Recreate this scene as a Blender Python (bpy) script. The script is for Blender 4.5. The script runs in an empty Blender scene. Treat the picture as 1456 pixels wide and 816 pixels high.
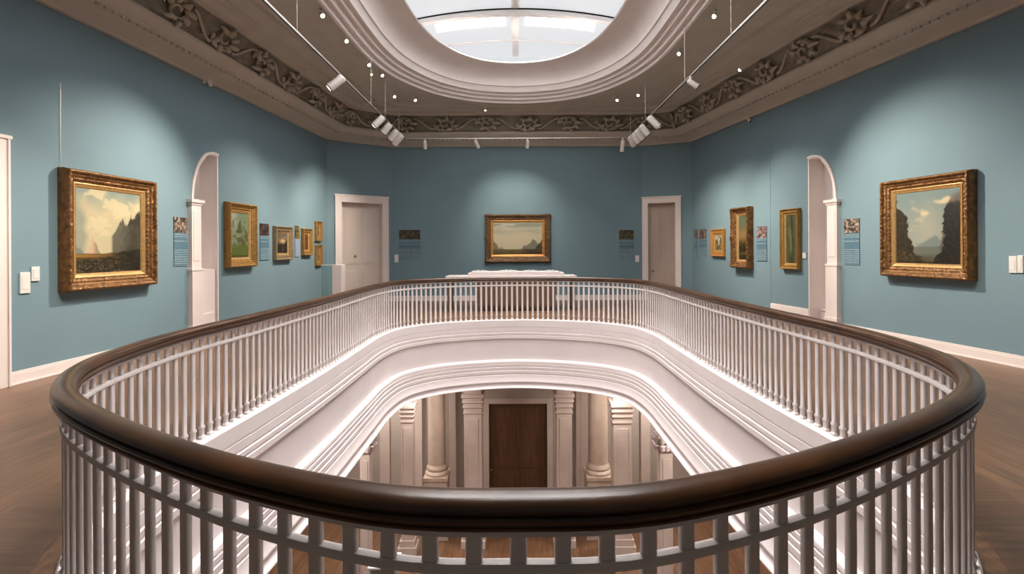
import bpy, bmesh, math, random
from mathutils import Vector, Matrix, noise
random.seed(7)
PI = math.pi
C = bpy.context.scene.collection
sc = bpy.context.scene
# ------------------------------------------------------------------ camera
F, CX, HY, EYE, ROLL = 780.0, 735.0, 353.0, 1.6, 0.0052
cam = bpy.data.cameras.new('camera'); co = bpy.data.objects.new('camera', cam); C.objects.link(co)
cam.sensor_width = 36; cam.lens = 36*F/1456
cam.shift_x = -(CX-728)/1456; cam.shift_y = -(408-HY)/1456
cam.clip_start = .05; cam.clip_end = 200
co.location = (0, 0, EYE); co.rotation_euler = (PI/2, ROLL, 0)
sc.camera = co
cR, sR = math.cos(ROLL), math.sin(ROLL)
def ray(px, py):
    u, v = (px-CX)/F, (HY-py)/F
    return Vector((u*cR+v*sR, 1, -u*sR+v*cR))
# ------------------------------------------------------------------ materials
MATS = {}
def mat(name, col, rough=.5, metal=0, nscale=0, namt=.0, bump=0, bscale=30, spec=.5, emit=None, es=0, coat=0):
    if name in MATS: return MATS[name]
    m = bpy.data.materials.new(name); m.use_nodes = True; nt = m.node_tree
    b = nt.nodes['Principled BSDF']
    b.inputs['Base Color'].default_value = (*col, 1); b.inputs['Roughness'].default_value = rough
    b.inputs['Metallic'].default_value = metal; b.inputs['Specular IOR Level'].default_value = spec
    b.inputs['Coat Weight'].default_value = coat; b.inputs['Coat Roughness'].default_value = .15
    tc = nt.nodes.new('ShaderNodeTexCoord')
    if namt:
        n = nt.nodes.new('ShaderNodeTexNoise'); n.inputs['Scale'].default_value = nscale; n.inputs['Detail'].default_value = 4
        nt.links.new(tc.outputs['Object'], n.inputs['Vector'])
        r = nt.nodes.new('ShaderNodeValToRGB')
        r.color_ramp.elements[0].position = .3; r.color_ramp.elements[1].position = .7
        r.color_ramp.elements[0].color = (*[c*(1-namt) for c in col], 1); r.color_ramp.elements[1].color = (*[min(1, c*(1+namt)) for c in col], 1)
        nt.links.new(n.outputs['Fac'], r.inputs['Fac']); nt.links.new(r.outputs['Color'], b.inputs['Base Color'])
    if bump:
        n2 = nt.nodes.new('ShaderNodeTexNoise'); n2.inputs['Scale'].default_value = bscale; n2.inputs['Detail'].default_value = 5
        nt.links.new(tc.outputs['Object'], n2.inputs['Vector'])
        bp = nt.nodes.new('ShaderNodeBump'); bp.inputs['Strength'].default_value = bump; bp.inputs['Distance'].default_value = .01
        nt.links.new(n2.outputs['Fac'], bp.inputs['Height']); nt.links.new(bp.outputs['Normal'], b.inputs['Normal'])
    if emit:
        b.inputs['Emission Color'].default_value = (*emit, 1); b.inputs['Emission Strength'].default_value = es
    MATS[name] = m; return m
TEAL = mat('teal_wall_paint', (.185, .280, .325), .75, nscale=1.2, namt=.03, bump=.08, bscale=60, spec=.25)
WHITE = mat('white_trim_paint', (.82, .73, .70), .45, nscale=3, namt=.03)
WHITE2 = mat('white_rail_paint', (.76, .70, .68), .38, nscale=6, namt=.03)
SHAFT = mat('white_plaster', (.84, .765, .755), .6, nscale=2, namt=.03)
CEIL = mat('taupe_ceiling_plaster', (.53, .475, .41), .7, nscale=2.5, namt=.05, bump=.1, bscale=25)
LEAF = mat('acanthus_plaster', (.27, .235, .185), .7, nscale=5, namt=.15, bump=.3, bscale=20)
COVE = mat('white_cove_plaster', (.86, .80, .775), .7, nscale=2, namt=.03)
TAN = mat('tan_door_paint', (.50, .40, .34), .55, nscale=2, namt=.04)
CREAM = mat('cream_door_paint', (.66, .57, .52), .5, nscale=2, namt=.03)
NICHE = mat('niche_plaster', (.84, .77, .75), .6, nscale=2, namt=.03)
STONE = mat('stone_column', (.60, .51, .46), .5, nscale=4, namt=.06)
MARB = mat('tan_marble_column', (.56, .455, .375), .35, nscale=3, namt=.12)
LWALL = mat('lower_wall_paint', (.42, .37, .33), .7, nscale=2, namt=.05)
METAL = mat('white_enamel', (.78, .74, .71), .35)
STEEL = mat('rod_steel', (.55, .5, .46), .35, metal=.6)
BLACK = mat('black_baffle', (.02, .02, .02), .4)
LENS = mat('lamp_lens', (.9, .85, .7), .3, emit=(1, .9, .72), es=4)
BRASS = mat('brass', (.5, .33, .12), .3, metal=1)
PLATE = mat('white_plastic', (.72, .72, .70), .45)
GOLD = mat('gilded_wood', (.20, .095, .032), .38, metal=.45, nscale=14, namt=.45, bump=.5, bscale=60)
GOLDB = mat('bright_gilt', (.62, .40, .17), .36, metal=.5, nscale=20, namt=.15, bump=.2, bscale=60)
GOLDY = mat('yellow_gilt', (.38, .21, .058), .4, metal=.5, nscale=18, namt=.2, bump=.3, bscale=60)
GOLDD = mat('dark_carved_gilt', (.15, .085, .04), .36, metal=.45, nscale=55, namt=1.0, bump=.6, bscale=80)
BRONZ = mat('bronze_brown_gilt', (.30, .22, .12), .42, metal=.4, nscale=18, namt=.2, bump=.3, bscale=60)
ORNG = mat('orange_gilt', (.56, .27, .07), .4, metal=.4, nscale=18, namt=.2, bump=.3, bscale=60)
CAB = mat('brown_cabinet_wood', (.15, .085, .05), .5, nscale=4, namt=.2)
GLASSY = mat('teal_case_glass', (.30, .42, .42), .15)
def wood(name, c1, c2, rough, plank=0, coat=0, rotz=0, scale=(1, 14, 14)):
    m = bpy.data.materials.new(name); m.use_nodes = True; nt = m.node_tree; b = nt.nodes['Principled BSDF']
    tc = nt.nodes.new('ShaderNodeTexCoord'); mp = nt.nodes.new('ShaderNodeMapping')
    mp.inputs['Scale'].default_value = scale; mp.inputs['Rotation'].default_value = (0, 0, rotz)
    nt.links.new(tc.outputs['Object'], mp.inputs['Vector'])
    n = nt.nodes.new('ShaderNodeTexNoise'); n.inputs['Scale'].default_value = 2.0; n.inputs['Detail'].default_value = 6
    nt.links.new(mp.outputs['Vector'], n.inputs['Vector'])
    r = nt.nodes.new('ShaderNodeValToRGB'); r.color_ramp.elements[0].position = .3; r.color_ramp.elements[1].position = .72
    r.color_ramp.elements[0].color = (*c1, 1); r.color_ramp.elements[1].color = (*c2, 1)
    nt.links.new(n.outputs['Fac'], r.inputs['Fac']); out = r.outputs['Color']
    if plank:
        mp2 = nt.nodes.new('ShaderNodeMapping'); mp2.inputs['Rotation'].default_value = (0, 0, rotz)
        nt.links.new(tc.outputs['Object'], mp2.inputs['Vector'])
        br = nt.nodes.new('ShaderNodeTexBrick'); br.inputs['Scale'].default_value = 1
        br.inputs['Brick Width'].default_value = 1.8; br.inputs['Row Height'].default_value = plank
        br.inputs['Mortar Size'].default_value = .0025; br.inputs['Color1'].default_value = (.85, .85, .85, 1)
        br.inputs['Color2'].default_value = (1.1, 1.08, 1.05, 1); br.inputs['Mortar'].default_value = (.55, .5, .47, 1); br.inputs['Mortar Smooth'].default_value = .3
        nt.links.new(mp2.outputs['Vector'], br.inputs['Vector'])
        mx = nt.nodes.new('ShaderNodeMix'); mx.data_type = 'RGBA'; mx.blend_type = 'MULTIPLY'; mx.inputs['Factor'].default_value = 1
        nt.links.new(out, mx.inputs['A']); nt.links.new(br.outputs['Color'], mx.inputs['B']); out = mx.outputs['Result']
    nt.links.new(out, b.inputs['Base Color'])
    b.inputs['Roughness'].default_value = rough; b.inputs['Coat Weight'].default_value = coat; b.inputs['Coat Roughness'].default_value = .2
    return m
RAILW = wood('dark_walnut', (.040, .017, .007), (.105, .046, .018), .30, coat=.15, scale=(2, 2, 8))
FLOORW = wood('floor_boards', (.15, .076, .040), (.25, .135, .072), .36, plank=.12, rotz=PI/2, scale=(12, 1, 12))
BORDER = wood('border_boards', (.14, .07, .04), (.20, .11, .06), .36, plank=.09)
DOORW = wood('walnut_door', (.09, .043, .02), (.15, .075, .036), .5, scale=(12, 12, 1))
def vcol_mat(name, rough=.45):
    if name in MATS: return MATS[name]
    m = bpy.data.materials.new(name); m.use_nodes = True; nt = m.node_tree; b = nt.nodes['Principled BSDF']
    a = nt.nodes.new('ShaderNodeVertexColor'); a.layer_name = 'paint'
    n = nt.nodes.new('ShaderNodeTexNoise'); n.inputs['Scale'].default_value = 45
    tc = nt.nodes.new('ShaderNodeTexCoord'); nt.links.new(tc.outputs['Object'], n.inputs['Vector'])
    bp = nt.nodes.new('ShaderNodeBump'); bp.inputs['Strength'].default_value = .15; bp.inputs['Distance'].default_value = .005
    nt.links.new(n.outputs['Fac'], bp.inputs['Height']); nt.links.new(bp.outputs['Normal'], b.inputs['Normal'])
    nt.links.new(a.outputs['Color'], b.inputs['Base Color']); b.inputs['Roughness'].default_value = rough
    MATS[name] = m; return m
OIL = vcol_mat('oil_paint')
# ------------------------------------------------------------------ mesh helpers
class MB:
    def __init__(s): s.v = []; s.f = []
    def box(s, x0, x1, y0, y1, z0, z1, M=None):
        b = len(s.v)
        for z in (z0, z1):
            for x, y in ((x0, y0), (x1, y0), (x1, y1), (x0, y1)):
                p = Vector((x, y, z)); s.v.append(M @ p if M else p)
        s.f += [(b, b+3, b+2, b+1), (b+4, b+5, b+6, b+7)] + [(b+i, b+(i+1) % 4, b+4+(i+1) % 4, b+4+i) for i in range(4)]
        return s
    def prism(s, poly, y0, y1, M=None):        # polygon in (x,z) extruded along y
        b = len(s.v); n = len(poly)
        for y in (y0, y1):
            for x, z in poly:
                p = Vector((x, y, z)); s.v.append(M @ p if M else p)
        s.f += [tuple(b+i for i in range(n)), tuple(b+n+i for i in reversed(range(n)))]
        s.f += [(b+i, b+n+i, b+n+(i+1) % n, b+(i+1) % n) for i in range(n)]
        return s
    def lathe(s, prof, n=24, M=None, cap=True):          # prof (r,z)
        b = len(s.v)
        for r, z in prof:
            for k in range(n):
                a = 2*PI*k/n; p = Vector((r*math.cos(a), r*math.sin(a), z)); s.v.append(M @ p if M else p)
        m = len(prof)
        for i in range(m-1):
            for k in range(n):
                s.f.append((b+i*n+k, b+i*n+(k+1) % n, b+(i+1)*n+(k+1) % n, b+(i+1)*n+k))
        if cap: s.f.append(tuple(b+k for k in reversed(range(n)))); s.f.append(tuple(b+(m-1)*n+k for k in range(n)))
        return s
    def grid(s, rows, closeu=False, closev=False):   # rows of points
        b = len(s.v); nr = len(rows); nc = len(rows[0])
        for r in rows: s.v += [Vector(p) for p in r]
        for i in range(nr if closeu else nr-1):
            for j in range(nc if closev else nc-1):
                i2, j2 = (i+1) % nr, (j+1) % nc
                s.f.append((b+i*nc+j, b+i*nc+j2, b+i2*nc+j2, b+i2*nc+j))
        return s
    def tube(s, p, q, r, n=10):
        p, q = Vector(p), Vector(q); d = q-p
        M = Matrix.Translation(p) @ d.to_track_quat('Z', 'Y').to_matrix().to_4x4()
        return s.lathe([(r, 0), (r, d.length)], n, M)
    def build(s, name, m, parent=None, smooth=False, bevel=0, loc=None):
        me = bpy.data.meshes.new(name); me.from_pydata([tuple(v) for v in s.v], [], s.f); me.update()
        bm = bmesh.new(); bm.from_mesh(me); bmesh.ops.recalc_face_normals(bm, faces=bm.faces); bm.to_mesh(me); bm.free()
        if m: me.materials.append(m)
        o = bpy.data.objects.new(name, me); C.objects.link(o)
        if smooth: me.polygons.foreach_set('use_smooth', [True]*len(me.polygons))
        if smooth == 'auto':
            me.set_sharp_from_angle(angle=math.radians(35))
        if bevel:
            bv = o.modifiers.new('bevel', 'BEVEL'); bv.width = bevel; bv.segments = 2; bv.limit_method = 'ANGLE'
        if parent: o.parent = parent
        if loc: o.location = loc
        return o
def struct(o): o['kind'] = 'structure'; return o
def tag(o, label, cat, group=None):
    o['label'] = label; o['category'] = cat
    if group: o['group'] = group
    return o
def thing(name, label, cat, loc=(0, 0, 0), rz=0, group=None):
    o = bpy.data.objects.new(name, None); C.objects.link(o); o.empty_display_size = .1
    o.location = loc; o.rotation_euler = (0, 0, rz); return tag(o, label, cat, group)
def catmull(pts, n=10, closed=True):
    out = []; N = len(pts)
    for i in range(N):
        p0, p1, p2, p3 = [Vector(pts[(i+k) % N]) for k in (-1, 0, 1, 2)]
        for j in range(n):
            t = j/n
            out.append(.5*((2*p1)+(-p0+p2)*t+(2*p0-5*p1+4*p2-p3)*t*t+(-p0+3*p1-3*p2+p3)*t**3))
    return out
def resample(pts, n):
    N = len(pts); L = [0]
    for i in range(N): L.append(L[-1]+(pts[(i+1) % N]-pts[i]).length)
    tot = L[-1]; out = []; k = 0
    for i in range(n):
        s = tot*i/n
        while L[k+1] < s: k += 1
        t = (s-L[k])/(L[k+1]-L[k]); out.append(pts[k].lerp(pts[(k+1) % N], t))
    return out, tot
def offs(pts, d):      # closed CCW plan: positive d moves inward (mitred)
    N = len(pts); out = []
    for i in range(N):
        a = (pts[i]-pts[i-1]).normalized(); b = (pts[(i+1) % N]-pts[i]).normalized()
        na, nb = Vector((-a.y, a.x)), Vector((-b.y, b.x)); m = (na+nb).normalized(); c = max(.3, m.dot(na))
        out.append(pts[i]+m*(d/c))
    return out
def sweep(pts, prof, closedprof=False):     # prof list of (inset, z)
    mb = MB(); rows = []
    for u, z in prof: rows.append([(p.x, p.y, z) for p in offs(pts, u)])
    mb.grid(rows, closeu=closedprof, closev=True); return mb
def slab_with_hole(name, outer, hole, z0, z1, m):
    bm = bmesh.new()
    vs = [bm.verts.new((p.x, p.y, z0)) for p in outer]; hs = [bm.verts.new((p.x, p.y, z0)) for p in hole]
    es = [bm.edges.new((l[i], l[(i+1) % len(l)])) for l in (vs, hs) for i in range(len(l))]
    bmesh.ops.triangle_fill(bm, use_beauty=True, use_dissolve=False, edges=es)
    r = bmesh.ops.extrude_face_region(bm, geom=list(bm.faces))
    bmesh.ops.translate(bm, verts=[g for g in r['geom'] if isinstance(g, bmesh.types.BMVert)], vec=(0, 0, z1-z0))
    bmesh.ops.recalc_face_normals(bm, faces=bm.faces)
    me = bpy.data.meshes.new(name); bm.to_mesh(me); bm.free(); me.materials.append(m)
    o = bpy.data.objects.new(name, me); C.objects.link(o); return o
# ------------------------------------------------------------------ plans
half = [(0, 1.39), (.35, 1.42), (.8, 1.6), (1.22, 1.84), (1.62, 2.11), (1.95, 2.38), (2.17, 2.63), (2.36, 2.95), (2.5, 3.4), (2.59, 4.2),
        (2.54, 5.4), (2.50, 7), (2.50, 8.6), (2.49, 9.8), (2.30, 10.75), (1.75, 11.4), (.9, 11.8), (0, 11.95)]
def mirror(h): return h + [(-x, y) for x, y in reversed(h[1:-1])]
RAIL, RL = resample(catmull(mirror(half), 14), 300)
sk = [(0, 14.97), (1.4, 14.68), (2.2, 13.9), (2.78, 12.75), (3.02, 11.9), (3.1, 10), (3.1, 6), (3.02, 4.1), (2.78, 3.25), (2.2, 2.1), (1.4, 1.32), (0, 1.03)]
sk = mirror(list(reversed(sk)))
SKY, _ = resample(catmull(sk, 14), 240)
def smooth_ring(pts, n):
    for _i in range(n): pts = [(pts[i-1]+pts[i]*2+pts[(i+1) % len(pts)])/4 for i in range(len(pts))]
    return pts
SKY = smooth_ring(SKY, 60)
_c = sum(SKY, Vector((0, 0)))/len(SKY); SKY = [_c+Vector(((p.x-_c.x)*3.1/max(q.x for q in SKY), (p.y-_c.y)*6.97/max(q.y-_c.y for q in SKY))) for p in SKY]
ZT = EYE+3.12     # top of blue walls
ZC = EYE+4.05     # flat ceiling
PL = [Vector((-6.65, -3.0)), Vector((8.15, -3.0)), Vector((5.2, 16.25)), Vector((3.85, 16.85)), Vector((-3.85, 16.85)), Vector((-5.4, 15.6))]
# walls, viewer-left to viewer-right
class Wall:
    def __init__(s, p0, p1): s.p0 = Vector(p0); s.p1 = Vector(p1); s.d = (s.p1-s.p0).normalized(); s.n = Vector((s.d.y, -s.d.x)); s.th = math.atan2(s.d.y, s.d.x); s.L = (s.p1-s.p0).length
    def hit(s, px, off=0, py=353):
        r = ray(px, py); q = s.p0+s.n*off      # off: into room
        den = r.x*s.d.y-r.y*s.d.x; k = (q.x*s.d.y-q.y*s.d.x)/den
        P = Vector((r.x*k, r.y*k)); return P, (P-q).dot(s.d), k
    def z(s, px, py, off=0):
        P, t, k = s.hit(px, off, py); return EYE+ray(px, py).z*k
    def M(s, t=0): return Matrix.Translation((s.p0.x+s.d.x*t, s.p0.y+s.d.y*t, 0)) @ Matrix.Rotation(s.th, 4, 'Z')
WL = Wall((-6.65, -3.0), (-5.4, 15.6)); WBL = Wall((-5.4, 15.6), (-3.85, 16.85)); WB = Wall((-3.85, 16.85), (3.85, 16.85))
WBR = Wall((3.85, 16.85), (5.2, 16.25)); WR = Wall((5.2, 16.25), (8.15, -3.0)); WF = Wall((8.15, -3), (-6.65, -3))
# ------------------------------------------------------------------ walls
def wall(name, W, openings, parent=None, top=ZT+.3, th=.4):
    mb = MB(); M = W.M(); t = 0.0
    for o in sorted(openings, key=lambda q: q['t0']):
        mb.box(t, o['t0'], 0, th, 0, top, M)
        zz = o['top']                # list of (t,z) along the head
        for (a, za), (b, zb) in zip(zz[:-1], zz[1:]):
            mb.prism([(a, za), (b, zb), (b, top), (a, top)], 0, th, M)
        t = o['t1']
    mb.box(t, W.L, 0, th, 0, top, M)
    return mb, struct(mb.build(name, TEAL))
def rect_open(t0, t1, z): return dict(t0=t0, t1=t1, top=[(t0, z), (t1, z)])
# arched niches
def niche(W, pxa, pxb, arch_left):
    t0 = W.hit(pxa)[1]; t1 = W.hit(pxb)[1]; w = t1-t0
    spring, apex = 2.47, 3.42
    pts = []
    for k in range(15):
        a = PI/2*k/14; s_ = 1-math.cos(a); z = spring+(apex-spring)*math.sin(a)
        pts.append((s_*.82*w, z))
    pts.append((w, apex-.01))
    if not arch_left: pts = [(w-x, z) for x, z in reversed(pts)]
    return dict(t0=t0, t1=t1, top=[(t0+x, z) for x, z in pts])
nL = niche(WL, 273, 310, True); nR = niche(WR, 1150, 1189, False)
dL = (WBL.hit(485)[1], WBL.hit(544)[1], WBL.z(515, 288)); dR = (WBR.hit(921)[1], WBR.hit(961)[1], WBR.z(941, 288))
tn = WL.hit(10)[1]
_, wall_l = wall('wall_left', WL, [nL, rect_open(tn-1.65, tn-.17, 2.76)])
wall('wall_back_left', WBL, [rect_open(dL[0], dL[1], dL[2])])
wall('wall_back', WB, []); wall('wall_back_right', WBR, [rect_open(dR[0], dR[1], dR[2])])
_, wall_r = wall('wall_right', WR, [nR]); wall('wall_front', WF, [])
# slightly proud section of the right wall, corner to the joint line
tj = WR.hit(1096)[1]
struct(MB().box(0, tj, -.006, 0, 0, ZT+.05, WR.M()).build('trim_1', TEAL))
def niche_lining(W, o, name, near_left):
    M = W.M(); D = .34; prof = o['top']; mb = MB()
    outline = [(o['t0'], 0)] + prof + [(o['t1'], 0)]
    e = .004; cx = (o['t0']+o['t1'])/2
    inner = [(x+(e if x < cx else -e), z-(e if z > .1 else 0)) for x, z in outline]
    thick = [(x+(.03 if x < cx else -.03), z-(.03 if z > .1 else 0)) for x, z in outline]
    for a, b in ((inner, thick),):
        mb.grid([[M @ Vector((x, -.012, z)) for x, z in a], [M @ Vector((x, -.012, z)) for x, z in b],
                 [M @ Vector((x, D, z)) for x, z in b], [M @ Vector((x, D, z)) for x, z in a]])
    mb.prism([(o['t0']+e, 0)]+[(x, z-e) for x, z in prof]+[(o['t1']-e, 0)], D, D+.05, M)
    root = struct(mb.build(name, NICHE))
    # arch moulding
    am = MB(); out = [(x+(-.035 if near_left and x < cx+.1 else .035 if (not near_left and x > cx-.1) else 0), z+.03) for x, z in prof]
    am.grid([[M @ Vector((x, 0, z)) for x, z in out], [M @ Vector((x, -.03, z)) for x, z in out],
             [M @ Vector((x, -.03, z-.01)) for x, z in prof], [M @ Vector((x, .02, z-.01)) for x, z in prof]])
    am.build('arch_moulding', WHITE, root, smooth='auto')
    # pilaster on the near jamb
    if near_left: a, b = o['t0']-.10, o['t0']+.16
    else: a, b = o['t1']-.16, o['t1']+.10
    pb = MB(); pb.box(a, b, -.07, .12, 1.27, 2.40, M); pb.box(a-.02, b+.02, -.085, .14, 2.40, 2.44, M); pb.box(a-.05, b+.05, -.11, .17, 2.44, 2.5, M)
    pb.box(a-.02, b+.02, -.09, .14, .25, 1.23, M); pb.box(a-.035, b+.035, -.10, .15, 1.23, 1.27, M); pb.box(a-.04, b+.04, -.11, .16, 0, .25, M)
    pb.box(a+.04, b-.04, -.078, -.07, 1.4, 2.28, M)
    pb.build('pilaster', WHITE, root, bevel=.006)
    return root
nl = niche_lining(WL, nL, 'trim_2', True); nr = niche_lining(WR, nR, 'trim_3', False)
# low panel filling the foot of the left niche, tall baseboard inside the right one
MB().box(nL['t0']+.17, nL['t1']-.04, .03, .338, 0, 1.24, WL.M()).box(nL['t0']+.3, nL['t1']-.1, .0, .04, .02, .42, WL.M()).build('dado_panel', WHITE, nl, bevel=.005)
MB().box(nR['t0']+.04, nR['t1']-.17, .22, .338, 0, .30, WR.M()).box(nR['t0']+.04, nR['t1']-.17, .20, .338, .30, .33, WR.M()).build('niche_baseboard', WHITE, nr, bevel=.005)
# baseboards
def baseboard(name, W, gaps, h=.16, off=0, t0=0, t1=None, m=WHITE):
    mb = MB(); t = t0; t1 = W.L if t1 is None else t1
    for a, b in sorted(gaps)+[(t1, t1)]:
        if a > t: mb.prism([(t, 0), (a, 0), (a, h-.03), (t, h-.03)], -.022-off, -off, W.M()); mb.box(t, a, -.014-off, -off, h-.03, h, W.M()); mb.box(t, a, -.034-off, -off, 0, .02, W.M())
        t = b
    return struct(mb.build(name, m, bevel=.003))
baseboard('baseboard_left', WL, [(nL['t0']-.15, nL['t1']), (tn-1.85, tn+.0)])
baseboard('baseboard_back', WB, []); baseboard('baseboard_back_left', WBL, [(dL[0]-.2, dL[1]+.2)]); baseboard('baseboard_back_right', WBR, [(dR[0]-.2, dR[1]+.2)])
baseboard('baseboard_right', WR, [(nR['t0'], nR['t1']+.15)], t0=tj+.8); baseboard('baseboard_corner', WR, [], off=.006, t1=tj)
baseboard('baseboard_tall', WR, [], h=.33, t0=tj+.002, t1=nR['t0'])
baseboard('baseboard_front', WF, [])
# doors
def door(name, W, t0, t1, zt, cw, leafm, knob=None, jamb=.16):
    M = W.M(); mb = MB()
    for a, b in ((t0-cw, t0+.012), (t1-.012, t1+cw)):
        mb.box(a, b, -.04, .01, 0, zt+cw*.9, M)
    mb.box(t0+.012, t1-.012, -.04, .01, zt-.012, zt+cw*.9, M)
    mb.box(t0-cw-.02, t1+cw+.02, -.06, .01, zt+cw*.9, zt+cw*.9+.045, M)
    for a in (t0-cw, t1+cw-.03): mb.box(a, a+.03, -.055, -.04, 0, zt+cw*.9, M)
    root = struct(mb.build(name, WHITE, bevel=.005))
    j = MB(); j.box(t0, t0+.012, .01, jamb+.1, 0, zt-.012, M); j.box(t1-.012, t1, .01, jamb+.1, 0, zt-.012, M); j.box(t0, t1, .01, jamb+.1, zt-.012, zt, M)
    j.build('jamb', WHITE, root)
    l = MB(); l.box(t0+.014, t1-.014, jamb, jamb+.05, .01, zt-.014, M)
    w = t1-t0; rail = .13*w
    for (za, zb) in ((.2, 1.0), (1.15, zt-.22)):
        for (a, b) in ((t0+rail, t0+w/2-rail*.35), (t0+w/2+rail*.35, t1-rail)):
            l.box(a, b, jamb-.012, jamb, za, zb, M); l.box(a+.05, b-.05, jamb-.02, jamb, za+.05, zb-.05, M)
    lf = l.build('door_leaf', leafm, root, bevel=.004)
    if knob: 
        k = MB().lathe([(.012, 0), (.012, .03), (.03, .04), (.033, .055), (.02, .07), (.001, .073)], 14, M @ Matrix.Translation((knob[0], jamb-.005, knob[1])) @ Matrix.Rotation(PI/2, 4, 'X'))
        k.build('door_knob', BRASS, lf, smooth=True)
    return root
door('door_1', WBL, *dL, WBL.hit(485)[1]-WBL.hit(476)[1], CREAM, (WBL.hit(508)[1], WBL.z(508, 364)), .2)
door('door_2', WBR, *dR, WBR.hit(921)[1]-WBR.hit(913.5)[1], TAN, (WBR.hit(927)[1], WBR.z(927, 385)), .2)
door('door_3', WL, tn-1.65, tn-.17, 2.76, .17, CREAM, (tn-1.5, 1.05), .2)
# ------------------------------------------------------------------ floor + opening
HOLE = offs(RAIL, .0)
OUT = [p for p in offs(PL, -.38)]
struct(slab_with_hole('floor', OUT, HOLE, -.22, 0, FLOORW))
bo = offs(RAIL, -.62); bi = offs(RAIL, -.16)
b = MB(); b.grid([[(p.x, p.y, z) for p in r] for r, z in ((bi, .002), (bo, .002), (bo, -.004), (bi, -.004))], closeu=True, closev=True)
struct(b.build('trim_4', BORDER))
T = lambda t: EYE-t
prof = [(-.045, .0), (-.045, .045), (-.035, .055), (.065, .055), (.075, .045), (.075, -.10), (.066, -.103), (.066, -.112), (.075, -.116), (.075, -.195), (.064, -.20), (.064, -.215), (.085, -.22), (.085, -.262),
        (.073, -.27), (.073, -.285), (.09, -.29), (.09, -.345), (.072, -.365), (.06, -.372), (.06, -.80), (.09, -.812), (.135, -.825), (.14, -.835), (.14, -.872), (.128, -.876), (.128, -.888), (.148, -.892),
        (.148, -.935), (.137, -.94), (.137, -.952), (.158, -.957), (.158, -1.005), (.147, -1.01), (.147, -1.022), (.168, -1.028), (.17, -1.085), (.158, -1.09), (.158, -1.105), (.175, -1.115), (.182, -1.18), (.205, -1.235),
        (.212, -1.25), (.21, -1.262), (.185, -1.275), (.18, -1.31), (.195, -1.345), (.225, -1.366), (.24, -1.37), (.243, -1.385), (.22, -1.385), (-.1, -1.385), (-.45, -1.48), (-.45, -1.40), (-.03, -1.0), (-.03, -.1), (-.045, -.1)]
struct(sweep(RAIL, prof, True).build('trim_5', SHAFT, smooth='auto'))
# ------------------------------------------------------------------ railing
rl = thing('balcony_railing', 'oval balcony railing with dark wooden handrail and white balusters around the floor opening', 'railing')
hp = [(0, .986), (.016, .985), (.030, .981), (.042, .973), (.050, .962), (.051, .955), (.048, .950), (.039, .947), (.039, .942), (.049, .938), (.053, .931), (.050, .923), (.041, .920), (.041, .915), (.046, .911), (.046, .905), (.034, .897)]
hp = hp + [(-u, z) for u, z in reversed(hp[1:])]
sweep(RAIL, hp, True).build('handrail', RAILW, rl, smooth='auto')
sweep(RAIL, [(-.020, .900), (.020, .900), (.020, .878), (-.020, .878)], True).build('top_plate', WHITE2, rl, smooth='auto')
sweep(RAIL, [(-.017, .783), (-.019, .795), (-.015, .807), (0, .811), (.015, .807), (.019, .795), (.017, .783), (.010, .778), (-.010, .778)], True).build('sub_rail', WHITE2, rl, smooth='auto')
NB = 240
BP, _ = resample(RAIL, NB)
bal = MB()
def rr(w, d, r): # rounded rect section
    out = []
    for cx, cy, a0 in ((w-r, d-r, 0), (-w+r, d-r, PI/2), (-w+r, -d+r, PI), (w-r, -d+r, 1.5*PI)):
        for k in range(4): a = a0+PI/2*k/3; out.append((cx+r*math.cos(a), cy+r*math.sin(a)))
    return out
def bal_mb(M=None, mb=None):
    mb = mb or MB(); rows = []
    for w, d, z in ((.028, .020, .055), (.028, .020, .075), (.022, .013, .083), (.022, .013, .135), (.026, .017, .142), (.026, .017, .155), (.020, .010, .17), (.0215, .0105, .45), (.0215, .0105, .8), (.0215, .0105, .879)):
        rows.append([(M @ Vector((x, y, z)) if M else (x, y, z)) for x, y in rr(w, d, .007)])
    mb.grid(rows, closev=True); return mb
order = sorted(range(NB), key=lambda i: BP[i].length)
near = set(order[:100])
def btan(i): d = BP[(i+1) % NB]-BP[i-1]; return math.atan2(d.y, d.x)
b0 = None; far = MB()
for i in range(NB):
    if i in near:
        if b0 is None: b0 = bal_mb().build('baluster', WHITE2, rl, smooth='auto'); o = b0
        else: o = b0.copy(); C.objects.link(o); o.parent = rl
        o.location = (BP[i].x, BP[i].y, 0); o.rotation_euler = (0, 0, btan(i))
    else:
        bal_mb(Matrix.Translation((BP[i].x, BP[i].y, 0)) @ Matrix.Rotation(btan(i), 4, 'Z'), far)
fo = far.build('baluster', WHITE2, rl, smooth='auto'); fo['kind'] = 'stuff'
# ------------------------------------------------------------------ ceiling
fine = []
PLr = PL
def densify(pts, step):
    out = []
    for i in range(len(pts)):
        a, b_ = pts[i], pts[(i+1) % len(pts)]; n = max(1, int((b_-a).length/step))
        for k in range(n): out.append(a.lerp(b_, k/n))
    return out
def rnd_corners(pts, r):
    out = []
    N = len(pts)
    for i in range(N):
        p = pts[i]; a = (pts[i-1]-p); b_ = (pts[(i+1) % N]-p); q = min(r, a.length*.3, b_.length*.3)
        s_ = p+a.normalized()*q; e_ = p+b_.normalized()*q
        for k in range(7):
            t = k/6; out.append(s_.lerp(p, t).lerp(p.lerp(e_, t), t))
    return out
e = EYE
cor = [(-.05, e+3.12), (.07, e+3.12), (.085, e+3.15), (.10, e+3.16), (.38, e+3.235), (.40, e+3.26), (.42, e+3.265)]
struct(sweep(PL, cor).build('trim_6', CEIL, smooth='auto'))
RC = rnd_corners(PL, 1.1)
RCc = RC
cor2 = [(.41, e+3.255), (.50, e+3.26), (.505, e+3.30), (.53, e+3.305), (.62, e+3.37), (.66, e+3.40), (.665, e+3.44), (.62, e+3.45), (.58, e+3.45)]
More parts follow.
